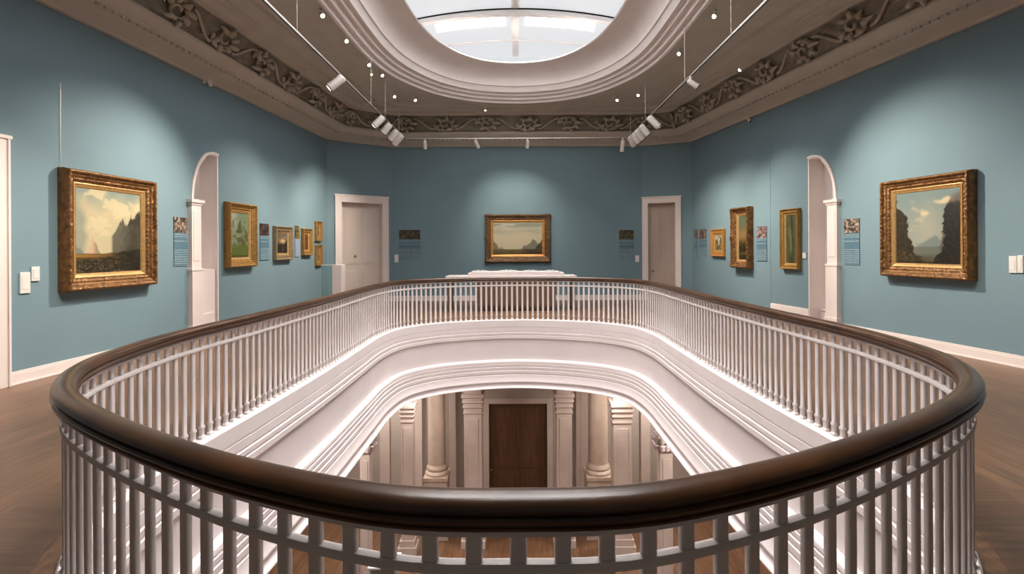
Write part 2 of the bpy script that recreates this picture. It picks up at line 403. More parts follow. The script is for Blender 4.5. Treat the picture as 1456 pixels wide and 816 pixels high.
struct(sweep(RC, cor2).build('trim_7', CEIL, smooth='auto'))
struct(sweep(RC, [(.30, e+3.235), (.45, e+3.256)]).build('trim_13', CEIL))
# dentils
dm = MB(); dp = offs(RC, .47); dd, L = resample(dp, 420)
for i in range(420):
    d = dd[(i+1) % 420]-dd[i]
    dm.box(-.024, .024, -.02, .015, e+3.225, e+3.262, Matrix.Translation((dd[i].x, dd[i].y, 0)) @ Matrix.Rotation(math.atan2(d.y, d.x), 4, 'Z'))
dob = struct(dm.build('trim_8', CEIL))
# carved leaf frieze
NL = 1100; lp, LL = resample(RC, NL)
rows = []
NR_ = 16
base = [offs(lp, .60+.22*(j/NR_)**1.3) for j in range(NR_+1)]
def relief(s, v):
    ph = s*2*PI/.95; c = .5+.32*math.sin(ph); d = abs(v-c)
    stem = math.exp(-(d/.07)**2)
    loc = (s/.475) % 1.0; k = int(s/.475)
    cx, cy = .5, .5+(.12 if k % 2 else -.12)
    x = (loc-cx)*1.6; y = (v-cy)*1.0; r = math.hypot(x, y); a = math.atan2(y, x)
    sp = math.exp(-((math.sin(a*1.5+r*16*(1 if k % 2 else -1)))**2)*3)*math.exp(-(r/.42)**4)
    lobes = max(0, math.cos(a*7+k))*math.exp(-((r-.32)/.1)**2)
    return .05*stem+.03*sp+.02*noise.noise(Vector((s*9, v*5, 0)))
for j in range(NR_+1):
    v = j/NR_; zz = e+3.45+.46*v; env = min(1, 6*v, 6*(1-v)); row = []
    for i in range(NL):
        s = LL*i/NL; h = relief(s, v)*env*1.5
        p = base[j][i]; n_ = offs_dir = (base[min(j+1, NR_)][i]-base[max(j-1, 0)][i]); n_ = n_.normalized() if n_.length else Vector((0, 0))
        row.append((p.x+n_.x*h, p.y+n_.y*h, zz-h*.55))
    rows.append(row)
lf = MB(); lf.grid(rows, closev=True)
struct(lf.build('trim_9', LEAF, smooth=True))
RLF = mat('carved_relief_plaster', (.46, .405, .32), .65, nscale=6, namt=.12, bump=.2, bscale=40)
fm_ = MB(); NMOT = 52
def fr_pt(s, v, h):
    s = s % LL; i = s/LL*NL; i0 = int(i) % NL; i1 = (i0+1) % NL; f = i-int(i); jj = max(0, min(NR_-1e-3, v*NR_)); j0 = int(jj); g = jj-j0
    P2 = lambda j: base[j][i0].lerp(base[j][i1], f)
    a_, b2 = P2(j0), P2(j0+1); p = a_.lerp(b2, g); n_ = (P2(NR_)-P2(0)).normalized()
    return Vector((p.x+n_.x*h, p.y+n_.y*h, e+3.45+.46*v-h*.5))
def ribbon(pts, rad):
    rows_ = []
    for q in range(len(pts)):
        t_ = (pts[min(q+1, len(pts)-1)]-pts[max(q-1, 0)]).normalized(); Q = t_.to_track_quat('Z', 'Y')
        rows_.append([pts[q]+Q @ Vector((rad[q]*math.cos(PI*2*k/6), rad[q]*math.sin(PI*2*k/6), 0)) for k in range(6)])
    fm_.grid(rows_, closev=True)
for k in range(NMOT):
    s0 = LL*(k+.5)/NMOT; sg = 1 if k % 2 else -1; wmot = LL/NMOT
    pts = []; rad = []
    for q in range(26):
        t = q/25; a = t*PI*3.1; r = .36*(1-t)+.05
        pts.append(fr_pt(s0+math.cos(a)*r*.95*.8, .5+sg*math.sin(a)*r*1.05, .05+.03*t)); rad.append(.042-.016*t+.010*math.sin(t*30))
    ribbon(pts, rad)
    for q in range(7):
        a = .35+q*.8; r0 = .22; r1 = .46+.08*(q % 2)
        p_ = [fr_pt(s0+math.cos(a+.25*j/5)*(r0+(r1-r0)*j/5)*.8, .5+sg*math.sin(a+.35*j/5)*(r0+(r1-r0)*j/5)*.95, .06+.05*math.sin(PI*j/5)) for j in range(6)]
        ribbon(p_, [.02, .045, .052, .045, .03, .006])
    p_ = [fr_pt(s0+wmot*(.25+.5*j/8), .5+.3*sg*math.cos(PI*j/8), .05) for j in range(9)]; ribbon(p_, [.03]*9)
struct(fm_.build('trim_14', RLF, smooth=True))
cor3 = [(.80, e+3.92), (.84, e+3.88), (.90, e+3.88), (.93, e+3.93), (1.12, e+3.94), (1.14, e+3.975), (1.18, e+3.98), (1.20, e+3.96), (1.23, e+3.96), (1.25, e+4.0), (1.52, e+4.01), (1.54, e+3.99), (1.58, e+3.99), (1.61, e+4.05), (1.70, e+4.06)]
struct(sweep(RC, cor3).build('trim_10', CEIL, smooth='auto'))
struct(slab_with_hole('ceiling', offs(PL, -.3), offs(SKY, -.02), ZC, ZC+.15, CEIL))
# inner flat panel step around the skylight
skp = [(-.55, ZC+.01), (-.55, ZC-.02), (-.50, ZC-.035), (-.06, ZC-.035)]
struct(sweep(SKY, skp).build('trim_11', CEIL, smooth='auto'))
skm = [(-.06, ZC-.03), (-.07, ZC-.075), (-.03, ZC-.095), (.0, ZC-.09), (.01, ZC-.05), (.02, ZC+.0), (.06, ZC+.01), (.07, ZC-.02), (.10, ZC-.02), (.115, ZC+.02), (.13, ZC+.07), (.17, ZC+.08),
       (.175, ZC+.055), (.205, ZC+.055), (.22, ZC+.1), (.24, ZC+.14), (.28, ZC+.145), (.285, ZC+.12), (.31, ZC+.12), (.33, ZC+.18), (.35, ZC+.22), (.37, ZC+.25), (.40, ZC+.26)]
struct(sweep(SKY, skm).build('trim_12', COVE, smooth='auto'))
cv = [(.40, ZC+.26)]
for k in range(1, 9):
    a = PI/2*k/8; cv.append((.40+.52*(1-math.cos(a))*1.0, ZC+.26+.42*math.sin(a)))
cv += [(.92, ZC+.68), (.94, ZC+.67), (.96, ZC+.69), (.94, ZC+.71), (.70, ZC+.72)]
def smoothed_sweep(pts, prof):
    mb = MB(); rows = []
    for u, z in prof:
        r = offs(pts, u); k = int(max(0, u-.4)*160)
        if k: 
            mx0, my0 = max(q.x for q in r), max(q.y for q in r); r = smooth_ring(r, k); c_ = sum(r, Vector((0, 0)))/len(r)
            sx, sy = mx0/max(q.x for q in r), (my0-c_.y)/(max(q.y for q in r)-c_.y); r = [Vector((q.x*sx, c_.y+(q.y-c_.y)*sy)) for q in r]
        rows.append([(p.x, p.y, z) for p in r])
    mb.grid(rows, closev=True); return mb
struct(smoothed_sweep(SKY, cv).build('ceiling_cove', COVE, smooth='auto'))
# skylight lantern
FROST = mat('frosted_skylight_glass', (.06, .06, .06), .6, emit=(.92, .94, .97), es=.74)
DAY = mat('clear_sky_pane', (1, 1, 1), .4, emit=(1.0, .96, .94), es=13)
RIB = mat('skylight_rib', (.78, .76, .75), .5)
zv = lambda x: EYE+5.72-.042*x*x
XS = [-3.3+6.6*k/24 for k in range(25)]
vm = MB()
vm.grid([[(x, y, zv(x)+.0) for x in XS] for y in (-.3, 16.4)])
vm.grid([[(x, y, zv(x)+.06) for x in XS] for y in (-.3, 16.4)])
for yy in (-.3, 16.4): vm.grid([[(x, yy, zv(x)) for x in XS], [(x, yy, ZC+.8) for x in XS]])
for xx in (-3.3, 3.3): vm.grid([[(xx, yy, zv(xx)) for yy in (-.3, 16.4)], [(xx, yy, ZC+.8) for yy in (-.3, 16.4)]])
sky = struct(vm.build('window_1', FROST, smooth='auto'))
def vrib(y0, y1, h, x0=-3.28, x1=3.28, m=RIB):
    mb = MB(); n = 24; xs = [x0+(x1-x0)*k/n for k in range(n+1)]
    mb.grid([[(x, y, zv(x)-dz) for x in xs] for y, dz in ((y0, .002), (y0, h), (y1, h), (y1, .002))])
    return mb
for k in range(8):
    y0 = 13.05-1.95*k
    vrib(y0, y0+.16, .14).build('rib', RIB, sky)
for k in range(8):
    y0 = 15.0-1.95*k
    vrib(y0, y0+.05, .04).build('glazing_bar', RIB, sky)
vr = MB(); vr.box(-.10, .08, -.3, 16.3, zv(0)-.015, zv(0)); vr.build('ridge_bar', RIB, sky)
for k in range(8):
    y0 = 13.5-1.95*k
    for x0, x1 in ((-2.0, -.27), (.25, 1.97)):
        pn = MB(); pn.grid([[(x0+(x1-x0)*i/8, y, zv(x0+(x1-x0)*i/8)-.012) for i in range(9)] for y in (y0, y0+.52)])
        pn.grid([[(x0+(x1-x0)*i/8, y, zv(x0+(x1-x0)*i/8)-.004) for i in range(9)] for y in (y0, y0+.52)])
        pn.build('sky_pane', DAY, sky)
        fr = MB()
        for (a, b_, c, d) in ((x0-.04, x1+.04, y0-.04, y0), (x0-.04, x1+.04, y0+.52, y0+.56)):
            xs = [a+(b_-a)*i/8 for i in range(9)]; fr.grid([[(x, c, zv(x)-.002) for x in xs], [(x, c, zv(x)-.03) for x in xs], [(x, d, zv(x)-.03) for x in xs], [(x, d, zv(x)-.002) for x in xs]])
        fr.build('pane_frame', RIB, sky)
for k in range(8):
    y0 = 13.5-1.95*k+.26
    l = bpy.data.lights.new('daylight', 'AREA'); l.shape = 'RECTANGLE'; l.size = 3.9; l.size_y = .5; l.energy = 82; l.color = (1, .95, .92); l.spread = math.radians(100)
    lo = bpy.data.objects.new('daylight', l); C.objects.link(lo); lo.parent = sky; lo.location = (0, y0, zv(0)-.2)
# ------------------------------------------------------------------ paintings
def vn(x, y, s=0): return noise.fractal(Vector((x, y, s)), .9, 2.0, 4)
def mix(a, b, t): t = max(0, min(1, t)); return tuple(a[i]*(1-t)+b[i]*t for i in range(3))
def ss(a, b, x): t = max(0, min(1, (x-a)/(b-a))); return t*t*(3-2*t)
def lin(c): return tuple((v/255/12.92 if v <= 10 else ((v/255+.055)/1.055)**2.4) for v in c)
def gs(x, c, w): return math.exp(-((x-c)/w)**2)
def hn(x, y, s=0): return noise.noise(Vector((x, y, s)))
def p_valley(u, v):      # misty cliffs left, dark firs right, meadow below
    c = mix(lin((208, 196, 158)), lin((136, 154, 144)), ss(.74, 1.05, v+hn(u*4, v*3)*.15))
    c = mix(c, lin((226, 210, 168)), .8*ss(.05, .45, vn(u*3.2, v*4.5, 2)+.4*gs(u, .5, .3)*gs(v, .72, .2)))
    mist = ss(0, .12, .20+.05*hn(v*6, 1)-u)*ss(.95, .72, v+.1*hn(u*9, v*5)); c = mix(c, lin((132, 144, 134)), .75*mist)
    c = mix(c, lin((214, 192, 152)), .6*gs(u, .12, .05)*gs(v, .82, .10))
    hh = .22+max(0, .24-2.1*abs(u-.24-.03*hn(v*14, 3)))
    c = mix(c, mix(lin((216, 180, 146)), lin((150, 132, 112)), ss(.22, .30, u+.02*hn(v*20, u*20))), .85*ss(0, .04, hh-v))
    c = mix(c, lin((112, 124, 118)), .7*ss(0, .03, .33-.5*u+.04*hn(u*12, 4)-v)*(u < .3))
    top = -1
    for cx, h, k in ((.57, .50, 1.6), (.62, .56, 2.2), (.67, .66, 3.5), (.705, .70, 5), (.76, .62, 3), (.82, .68, 4), (.845, .74, 6), (.93, .66, 2), (.98, .80, 2.2)):
        top = max(top, h-abs(u-cx)*k*.5-abs(hn((u-cx)*60, v*40, cx))*.06)
    fir = ss(-.015, .025, top-v)*ss(.50, .56, u)
    c = mix(c, mix(lin((98, 94, 80)), lin((30, 27, 18)), max(0, min(1, ss(.62, .88, u)*.8+hn(u*18, v*12)*.3+ss(.55, .75, v)*.6))), fir*.96)
    gt = .235+.012*hn(u*9, 7)+.05*ss(.4, 1, u)
    g = mix(lin((36, 30, 16)), lin((78, 66, 34)), ss(-.1, .5, hn(u*9, v*34)+.3*hn(u*30, v*60)))
    g = mix(g, lin((168, 122, 52)), ss(.75, .1, u)*gs(gt-v, .03, .022)*.9); g = mix(g, lin((150, 136, 100)), .8*(hn(u*50, v*70, 5) > .42)*(v < .16))
    g = mix(g, lin((18, 15, 9)), ss(.55, .9, u)*.7)
    return mix(c, g, ss(-.004, .012, gt-v))
def p_lake(u, v):        # still lake between dark tree masses
    c = mix(lin((158, 166, 154)), lin((122, 142, 140)), ss(.3, 1, v))
    c = mix(c, lin((184, 180, 160)), .6*gs(u, .52, .2)*gs(v, .45, .35))
    cl = vn(u*4, v*5, 3)*.7+1.0*math.exp(-((u-.50)/.13)**2-((v-.70+.25*(u-.5))/.07)**2)+.9*math.exp(-((u-.80)/.16)**2-((v-.84)/.05)**2)+.5*math.exp(-((u-.26)/.08)**2-((v-.76)/.05)**2)
    c = mix(c, lin((224, 206, 166)), .9*ss(.25, .95, cl))
    c = mix(c, lin((112, 126, 130)), .75*ss(0, .05, .30+.10*abs(hn(u*5, 9))+.10*gs(u, .62, .08)-v)*ss(.3, .4, u))
    c = mix(c, lin((150, 134, 112)), .8*ss(0, .05, .50-1.9*abs(u-.17)-v))
    c = mix(c, lin((108, 112, 98)), .9*ss(.245, .225, v))
    c = mix(c, lin((84, 82, 60)), ss(.16, .06, v))
    left = .20+.05*hn(v*14, 2)+.03*hn(v*40, u*30)-.20*ss(.62, .85, v)+.10*ss(.42, .2, v)
    c = mix(c, mix(lin((62, 54, 34)), lin((26, 24, 15)), .5+hn(u*22, v*22)*.8), ss(-.006, .012, left-u))
    bank = .20-.25*(u-.05)+.02*hn(u*20, 3); c = mix(c, mix(lin((120, 100, 66)), lin((50, 42, 22)), ss(.0, .1, abs(hn(u*14, v*46)))), ss(0, .02, bank-v)*ss(.52, .44, u))
    rk = ss(0, .02, u-.80-.22*(v-.72)+.03*hn(v*20, 8))*ss(1.02, .9, v+.55*(1-u)); c = mix(c, lin((98, 88, 78)), rk*.9)
    ed = .75+.045*hn(v*12, 5)+.03*hn(v*38, u*26, 2)-.17*ss(.22, .02, v)+.02*ss(.5, .8, v)
    c = mix(c, mix(lin((22, 20, 12)), lin((50, 44, 22)), ss(.0, .6, hn(u*26, v*26))), ss(-.006, .012, u-ed)*ss(.84, .78, v-.10*(u-.8)+.03*hn(u*26, 1)))
    return mix(c, lin((40, 34, 18)), ss(.05, .0, v+.02*hn(u*20, 4)))
def p_plain(u, v):       # pale sky over low hills
    c = mix(lin((212, 200, 168)), lin((150, 158, 140)), ss(.55, 1, v+.15*vn(u*2, v*8)))
    c = mix(c, lin((196, 190, 168)), ss(.0, .4, vn(u*2.5, v*9, 5))*ss(.5, .8, v))
    c = mix(c, lin((128, 112, 88)), .9*ss(0, .03, .44-2.2*u-v+.08*vn(u*9, 1))+.7*ss(0, .02, .25-abs(u-.16)*1.3-v))
    c = mix(c, lin((120, 118, 96)), .9*ss(0, .03, .48-abs(u-.82)*1.3+.1*vn(u*9, 4)-v))
    c = mix(c, lin((52, 58, 38)), .9*ss(0, .04, .52-(1-u)*2.2+.1*vn(u*10, 6)-v))
    c = mix(c, mix(lin((112, 96, 50)), lin((54, 46, 26)), ss(.1, -.02, v)+ss(.5, .8, u)*.8+vn(u*6, v*14)*.3), ss(0, .015, .17+.02*vn(u*5, 3)-v))
    return c
def p_forest(u, v):
    c = mix(lin((140, 150, 112)), lin((120, 140, 112)), v)
    c = mix(c, lin((196, 196, 176)), .6*gs(u, .15, .2)*ss(.4, .8, v))
    tr = vn(u*5, v*9, 2)+.5*gs(u, .48, .12)*ss(.9, .5, v)+.4*gs(u, .8, .14)*ss(.85, .5, v)-.15
    c = mix(c, lin((84, 84, 44)), ss(-.15, .3, tr)*ss(.95, .75, v)*.9)
    c = mix(c, lin((92, 72, 40)), .6*gs((u-.7)*1.0, .05*math.sin(v*9), .07)*ss(.6, .45, v))
    c = mix(c, lin((98, 112, 48)), ss(.32, .2, v+.05*vn(u*6, v*6)))
    c = mix(c, lin((64, 62, 28)), ss(.08, .0, v)+.5*(vn(u*12, v*20) > .3)*ss(.35, .2, v))
    return c
def p_sunset(u, v):
    c = mix(lin((70, 54, 34)), lin((112, 100, 84)), v)
    c = mix(c, lin((236, 196, 140)), .95*math.exp(-((u-.55)/.25)**2-((v-.62)/.10)**2))
    c = mix(c, lin((170, 150, 120)), .5*ss(.1, .5, vn(u*3, v*7, 4))*ss(.5, .8, v))
    c = mix(c, lin((40, 32, 20)), ss(.5, .42, v+.1*vn(u*7, 2)-.2*ss(.7, 1, u))); c = mix(c, lin((128, 100, 62)), .6*gs(u, .55, .08)*ss(.5, .1, v)*ss(0, .2, v))
    return c
def p_dusk(u, v):
    c = mix(lin((120, 96, 56)), lin((88, 104, 82)), ss(.45, .95, v))
    c = mix(c, lin((150, 120, 76)), .6*gs(v, .58, .1))
    c = mix(c, lin((44, 36, 18)), ss(0, .04, .42+.22*vn(u*14, 3)-v)); c = mix(c, lin((96, 82, 46)), .7*gs(v, .14+.02*vn(u*5, 1), .03)); return c
def p_green(u, v):
    c = mix(lin((62, 66, 34)), lin((84, 88, 54)), vn(u*3, v*4)+.5)
    c = mix(c, lin((118, 124, 84)), .7*gs(u, .42+.08*math.sin(v*6), .14)*ss(.9, .6, v)*ss(.1, .3, v)); c = mix(c, lin((40, 36, 18)), .7*gs(u, .62+.05*math.sin(v*5), .06)); 
    return mix(c, lin((104, 104, 80)), .6*gs(u, .9, .1))
def p_cottage(u, v):
    c = mix(lin((150, 124, 88)), lin((196, 190, 170)), ss(.4, .8, v)); c = mix(c, lin((82, 84, 50)), ss(0, .3, vn(u*4, v*4, 2)+.3-abs(v-.5)))
    c = mix(c, lin((226, 212, 190)), ss(.2, .1, abs(u-.62)*2)*ss(.3, .2, abs(v-.62))); c = mix(c, lin((92, 40, 30)), .7*gs(u, .8, .07)*gs(v, .45, .1)); return c
def p_brown(u, v):
    c = mix(lin((96, 58, 26)), lin((140, 92, 44)), vn(u*3, v*6)+.5); return mix(c, lin((52, 34, 18)), .8*gs(u, .5, .16)*ss(.95, .7, v))
def p_amber(u, v):
    c = mix(lin((190, 144, 84)), lin((120, 84, 44)), vn(u*4, v*4, 8)+.5); return mix(c, lin((60, 44, 24)), .9*gs(u, .5, .2)*gs(v, .45, .35))
def colour_grid(name, W, H, fn, y, parent, nx, nz, z0=0, x0=0, th=.012, m=None):
    me = bpy.data.meshes.new(name); vs = []; fs = []
    for j in range(nz+1):
        for i in range(nx+1): vs.append((x0-W/2+W*i/nx, y, z0-H/2+H*j/nz))
    for j in range(nz):
        for i in range(nx): a = j*(nx+1)+i; fs.append((a, a+1, a+nx+2, a+nx+1))
    n0 = len(vs)
    for x, z in ((-W/2, -H/2), (W/2, -H/2), (W/2, H/2), (-W/2, H/2)): vs.append((x0+x, y+th, z0+z))
    fs.append((n0+3, n0+2, n0+1, n0))
    fs += [tuple([n0+1, n0]+[i for i in range(nx+1)])]
    fs += [tuple([n0+3, n0+2]+[nz*(nx+1)+i for i in reversed(range(nx+1))])]
    fs += [tuple([n0, n0+3]+[j*(nx+1) for j in reversed(range(nz+1))])]
    fs += [tuple([n0+2, n0+1]+[j*(nx+1)+nx for j in range(nz+1)])]
    me.from_pydata(vs, [], fs); ca = me.color_attributes.new('paint', 'FLOAT_COLOR', 'POINT')
    for j in range(nz+1):
        for i in range(nx+1): ca.data[j*(nx+1)+i].color = (*[max(0, min(1, q*.8)) for q in fn(i/nx, j/nz)], 1)
    for k in range(n0, n0+4): ca.data[k].color = (.1, .08, .06, 1)
    me.materials.append(m or OIL); o = bpy.data.objects.new(name, me); C.objects.link(o); o.parent = parent; return o
def frame_mb(W, H, fw, D, prof, carve=0, step=.02, y0=0, seed=0, lobes=0):
    # prof (inset fraction of fw, depth fraction of D)
    mb = MB(); pts = []
    cor = [(-W/2, -H/2), (W/2, -H/2), (W/2, H/2), (-W/2, H/2)]
    for k in range(4):
        a, b_ = Vector(cor[k]), Vector(cor[(k+1) % 4]); n = max(2, int((b_-a).length/step))
        for i in range(n): pts.append((k, i/n, a, b_))
    rows = []
    for fi, (u, d) in enumerate(prof):
        row = []
        ca = [Vector(c) + Vector((fw*u*(1 if c[0] < 0 else -1), fw*u*(1 if c[1] < 0 else -1))) for c in cor]
        for k, t, a, b_ in pts:
            p = ca[k].lerp(ca[(k+1) % 4], t); dd = d*D; s = (k*3+t*(b_-a).length)
            if carve and 0 < fi < len(prof)-1 and d > .3:
                w = .5+.5*math.sin(s*2*PI/.07+fi*1.2)
                dd += carve*((w-.5)*.8+noise.noise(Vector((s*22, u*6, seed)))*1.2)*(1 if (.1 < u < .45 or u > .7 and u < .9) else .25)
                if lobes:
                    e_ = min(t, 1-t); q = gs(e_, 0, .09)+gs(t, .5, .06); dd += lobes*q*(u < .5)
            if lobes and u == 0:
                e_ = min(t, 1-t); q = lobes*.6*(gs(e_, .05, .05)+gs(t, .5, .05)+.25*math.sin(s*2*PI/.11))
                dirs = [(0, -1), (1, 0), (0, 1), (-1, 0)][k]; p = p+Vector(dirs)*q
            row.append((p.x, y0-dd, p.y))
        rows.append(row)
    mb.grid(rows, closev=True); return mb
CLASSIC = [(0, 0), (0, .55), (.04, .7), (.10, .95), (.2, 1.0), (.3, .93), (.36, .75), (.42, .70), (.48, .74), (.56, .62), (.66, .5), (.72, .56), (.80, .52), (.86, .4), (1, .36)]
FLAT = [(0, 0), (0, .8), (.08, 1.0), (.2, 1.0), (.26, .8), (.6, .6), (.66, .66), (.8, .66), (.84, .5), (1, .45)]
def painting(W, pxL, pxR, yTL, yTR, yBL, yBR, fn, label, fwk, D, fm, linerm, liner=.12, carve=.008, n=(96, 76), off=0, prof=CLASSIC, lobes=0, cat='painting', wire=False, grp=None, lk=.0):
    o_ = off+D*.25
    oL, oR = [off+D*q for q in ((.25, .95) if W is WL else (.95, .25) if W is WR else (.8, .8))]
    a, ta, ka = W.hit(pxL, oL); b_, tb, kb = W.hit(pxR, oR)
    zt = (W.z(pxL, yTL, off+D*.7)+W.z(pxR, yTR, off+D*.7))/2; zb = (W.z(pxL, yBL, off+D*.7)+W.z(pxR, yBR, off+D*.7))/2
    w = tb-ta; h = zt-zb; tm = (ta+tb)/2; mid = W.p0+W.d*tm+W.n*off; zc = (zt+zb)/2
    root = thing('framed_painting', label, cat, (mid.x, mid.y, zc), W.th, grp)
    fw = fwk*min(w, h)
    st = max(.012, w/90)
    fr_ = frame_mb(w, h, fw, D, prof, carve, st, lobes=lobes, seed=pxL).build('frame', fm, root, smooth=True)
    lw = liner*fw*3
    iw, ih = w-2*fw, h-2*fw
    frame_mb(iw+.006, ih+.006, lw, D*.45, [(0, .2), (0, .95), (.15, 1.0), (.75, .6), (.8, .7), (1, .5), (1, .2)], 0, .2).build('slip', linerm, fr_)
    colour_grid('canvas', iw-2*lw+.01, ih-2*lw+.01, fn, -max(.026, D*.2), root, *n)
    MB().box(-w/2+fw*.5, w/2-fw*.5, -.010, -.002, -h/2+fw*.5, h/2-fw*.5).build('backing', CAB, root)
    if wire:
        MB().tube((-w/2+.04 if wire < 0 else w/2-.04, -.012, h/2-.03), (-w/2+.04 if wire < 0 else w/2-.04, -.012, min(h/2+1.1, ZT-zc-.05)), .0025, 6).build('hanging_wire', STEEL, root)
    return root, Vector((mid.x, mid.y, zc))
SP = .006
P = {}
P['L1'] = painting(WL, 86, 225, 237, 258.5, 416.5, 404.5, p_valley, 'largest gilt framed painting on the left wall, dark firs and a pale cliff', .108, .16, GOLD, GOLDB, wire=-1, carve=.012, n=(150, 120))
P['R1'] = painting(WR, 1250, 1387, 260, 238.5, 391.5, 401, p_lake, 'largest gilt framed painting on the right wall, a lake between dark trees', .108, .16, GOLD, GOLDB, carve=.012, n=(150, 120))
P['B'] = painting(WB, 689.5, 783, 304.5, 304.5, 373, 373.5, p_plain, 'dark ornately framed landscape painting alone in the middle of the back wall', .125, .12, GOLDD, ORNG, liner=.13, carve=.02, lobes=.02, n=(90, 60))
P['L2'] = painting(WL, 320.5, 367, 287, 291, 382, 378, p_forest, 'tall gold framed painting of green trees right of the left arched niche', .15, .14, GOLDY, GOLDB, carve=.008, n=(50, 84))
P['L3'] = painting(WL, 389, 417, 321, 323, 370, 369.5, p_sunset, 'small dark sunset painting in a wide bronze frame on the left wall', .16, .10, BRONZ, GOLDB, carve=.004, n=(40, 50), prof=FLAT)
P['L4'] = painting(WL, 429, 445, 324.5, 325.5, 363.5, 362.5, p_brown, 'narrow brown painting in a gold frame between sunset painting and stacked pair', .22, .09, GOLDY, GOLDB, carve=.003, n=(24, 40), prof=FLAT)
P['L5'] = painting(WL, 448, 459, 314, 315.5, 343, 342.5, p_amber, 'upper of two tiny stacked gold framed paintings near the left corner', .24, .07, GOLDY, GOLDB, carve=.002, n=(20, 30), prof=FLAT)
P['L6'] = painting(WL, 448, 459, 348, 348.5, 378, 377.5, p_amber, 'lower of two tiny stacked gold framed paintings near the left corner', .24, .07, GOLDY, GOLDB, carve=.002, n=(20, 30), prof=FLAT)
P['R2'] = painting(WR, 1108.5, 1138, 297.5, 296, 382.5, 383, p_green, 'tall green painting in a plain yellow gilt frame left of the right niche', .17, .10, GOLDY, GOLDB, carve=.003, n=(40, 90), prof=FLAT)
P['R3'] = painting(WR, 1038, 1069, 295.5, 294, 380, 382, p_dusk, 'narrow tall dusk painting in a deep ornate gold frame on the right wall', .2, .17, GOLD, GOLDB, carve=.012, n=(36, 80), off=SP, lobes=.018)
P['R4'] = painting(WR, 1010, 1031, 326, 325, 364, 365.5, p_cottage, 'small orange gilt framed painting near the right corner', .2, .08, ORNG, GOLDB, carve=.003, n=(40, 44), off=SP, prof=FLAT)
# ------------------------------------------------------------------ text panels
PANB = mat('panel_blue', (.10, .20, .27), .5)
def panel_mat():
    m = bpy.data.materials.new('printed_panel'); m.use_nodes = True; nt = m.node_tree; b = nt.nodes['Principled BSDF']
    tc = nt.nodes.new('ShaderNodeTexCoord'); sx = nt.nodes.new('ShaderNodeSeparateXYZ'); nt.links.new(tc.outputs['Object'], sx.inputs[0])
    def mth(op, a, bb):
        n = nt.nodes.new('ShaderNodeMath'); n.operation = op
        for i, q in enumerate((a, bb)):
            if isinstance(q, (int, float)): n.inputs[i].default_value = q
            elif q is not None: nt.links.new(q, n.inputs[i])
        return n.outputs[0]
    row = mth('MULTIPLY', sx.outputs['Z'], 26.0); fr = mth('FRACT', row, None); fl = mth('FLOOR', row, None)
    ln = mth('LESS_THAN', fr, .42)
    wn = nt.nodes.new('ShaderNodeTexWhiteNoise'); wn.noise_dimensions = '1D'; nt.links.new(fl, wn.inputs['W'])
    keep = mth('GREATER_THAN', wn.outputs['Value'], .18)
    ns = nt.nodes.new('ShaderNodeTexNoise'); ns.inputs['Scale'].default_value = 55; nt.links.new(tc.outputs['Object'], ns.inputs['Vector'])
    wd = mth('GREATER_THAN', ns.outputs['Fac'], .42)
    f = mth('MULTIPLY', mth('MULTIPLY', ln, keep), wd)
    mx = nt.nodes.new('ShaderNodeMix'); mx.data_type = 'RGBA'; nt.links.new(mth('MULTIPLY', f, .55), mx.inputs['Factor'])
    mx.inputs['A'].default_value = (.085, .17, .225, 1); mx.inputs['B'].default_value = (.45, .52, .55, 1)
    nt.links.new(mx.outputs['Result'], b.inputs['Base Color']); b.inputs['Roughness'].default_value = .5; return m
PRINT = panel_mat()
def img_fn(seed, pal):
    def f(u, v):
        a = vn(u*3+seed, v*3, seed); b_ = vn(u*7, v*6+seed, seed*2)
        c = mix(lin(pal[0]), lin(pal[1]), ss(-.3, .4, a)); return mix(c, lin(pal[2]), ss(.15, .35, b_))
    return f
def panel(W, pxL, pxR, yT, yM, yB, label, pal, off=0, seed=1, textm=None):
    o_ = off+.012; a, ta, _ = W.hit(pxL, o_); b_, tb, _ = W.hit(pxR, o_); mx_ = (pxL+pxR)/2
    zt, zm, zb = [W.z(mx_, y, o_) for y in (yT, yM, yB)]
    w = (b_-a).length; mid = (a+b_)/2-W.n*o_+W.n*off; zc = (zt+zb)/2
    mid = mid+W.n*(.0005 if W is WB else .002); root = thing('text_panel', label, 'sign', (mid.x, mid.y, zc), W.th)
    MB().box(-w/2, w/2, -.012, 0, zb-zc, zm-zc).build('printed_text', textm or PRINT, root)
    colour_grid('photograph', w, zt-zm, img_fn(seed, pal), -.014, root, 24, 20, z0=(zt+zm)/2-zc, th=.014)
    return root
BW = ((60, 50, 42), (120, 104, 90), (196, 178, 160)); DK = ((40, 38, 28), (78, 70, 46), (120, 108, 80)); RD = ((96, 58, 52), (160, 140, 124), (70, 44, 40))
panel(WL, 247.5, 266.5, 309, 331, 378, 'tall blue text panel with a grey photo between large painting and left niche', BW, seed=1)
panel(WL, 370, 382.5, 318, 335, 370, 'narrow blue text panel with a dark photo beside the green tree painting', ((50, 36, 34), (70, 50, 46), (110, 90, 84)), seed=2)
panel(WL, 419.5, 426, 321, 339.5, 365, 'slim text panel with a small colour picture between two left wall paintings', ((60, 50, 36), (170, 140, 50), (90, 100, 80)), seed=3, textm=mat('lilac_panel', (.27, .31, .43), .5))
panel(WB, 567.5, 597.5, 327, 340, 368, 'blue text panel with forest photo on the back wall beside the left door', DK, seed=4)
panel(WB, 880.5, 901, 327, 340, 368, 'blue text panel with forest photo on the back wall beside the right door', DK, seed=5)
panel(WR, 982.0+5.5, 991.5, 326, 340, 368, 'blue text panel closest to the right corner', RD, off=SP, seed=6)
panel(WR, 994, 1004, 326, 339.5, 364.5, 'blue text panel just left of the small orange framed painting', RD, off=SP, seed=7)
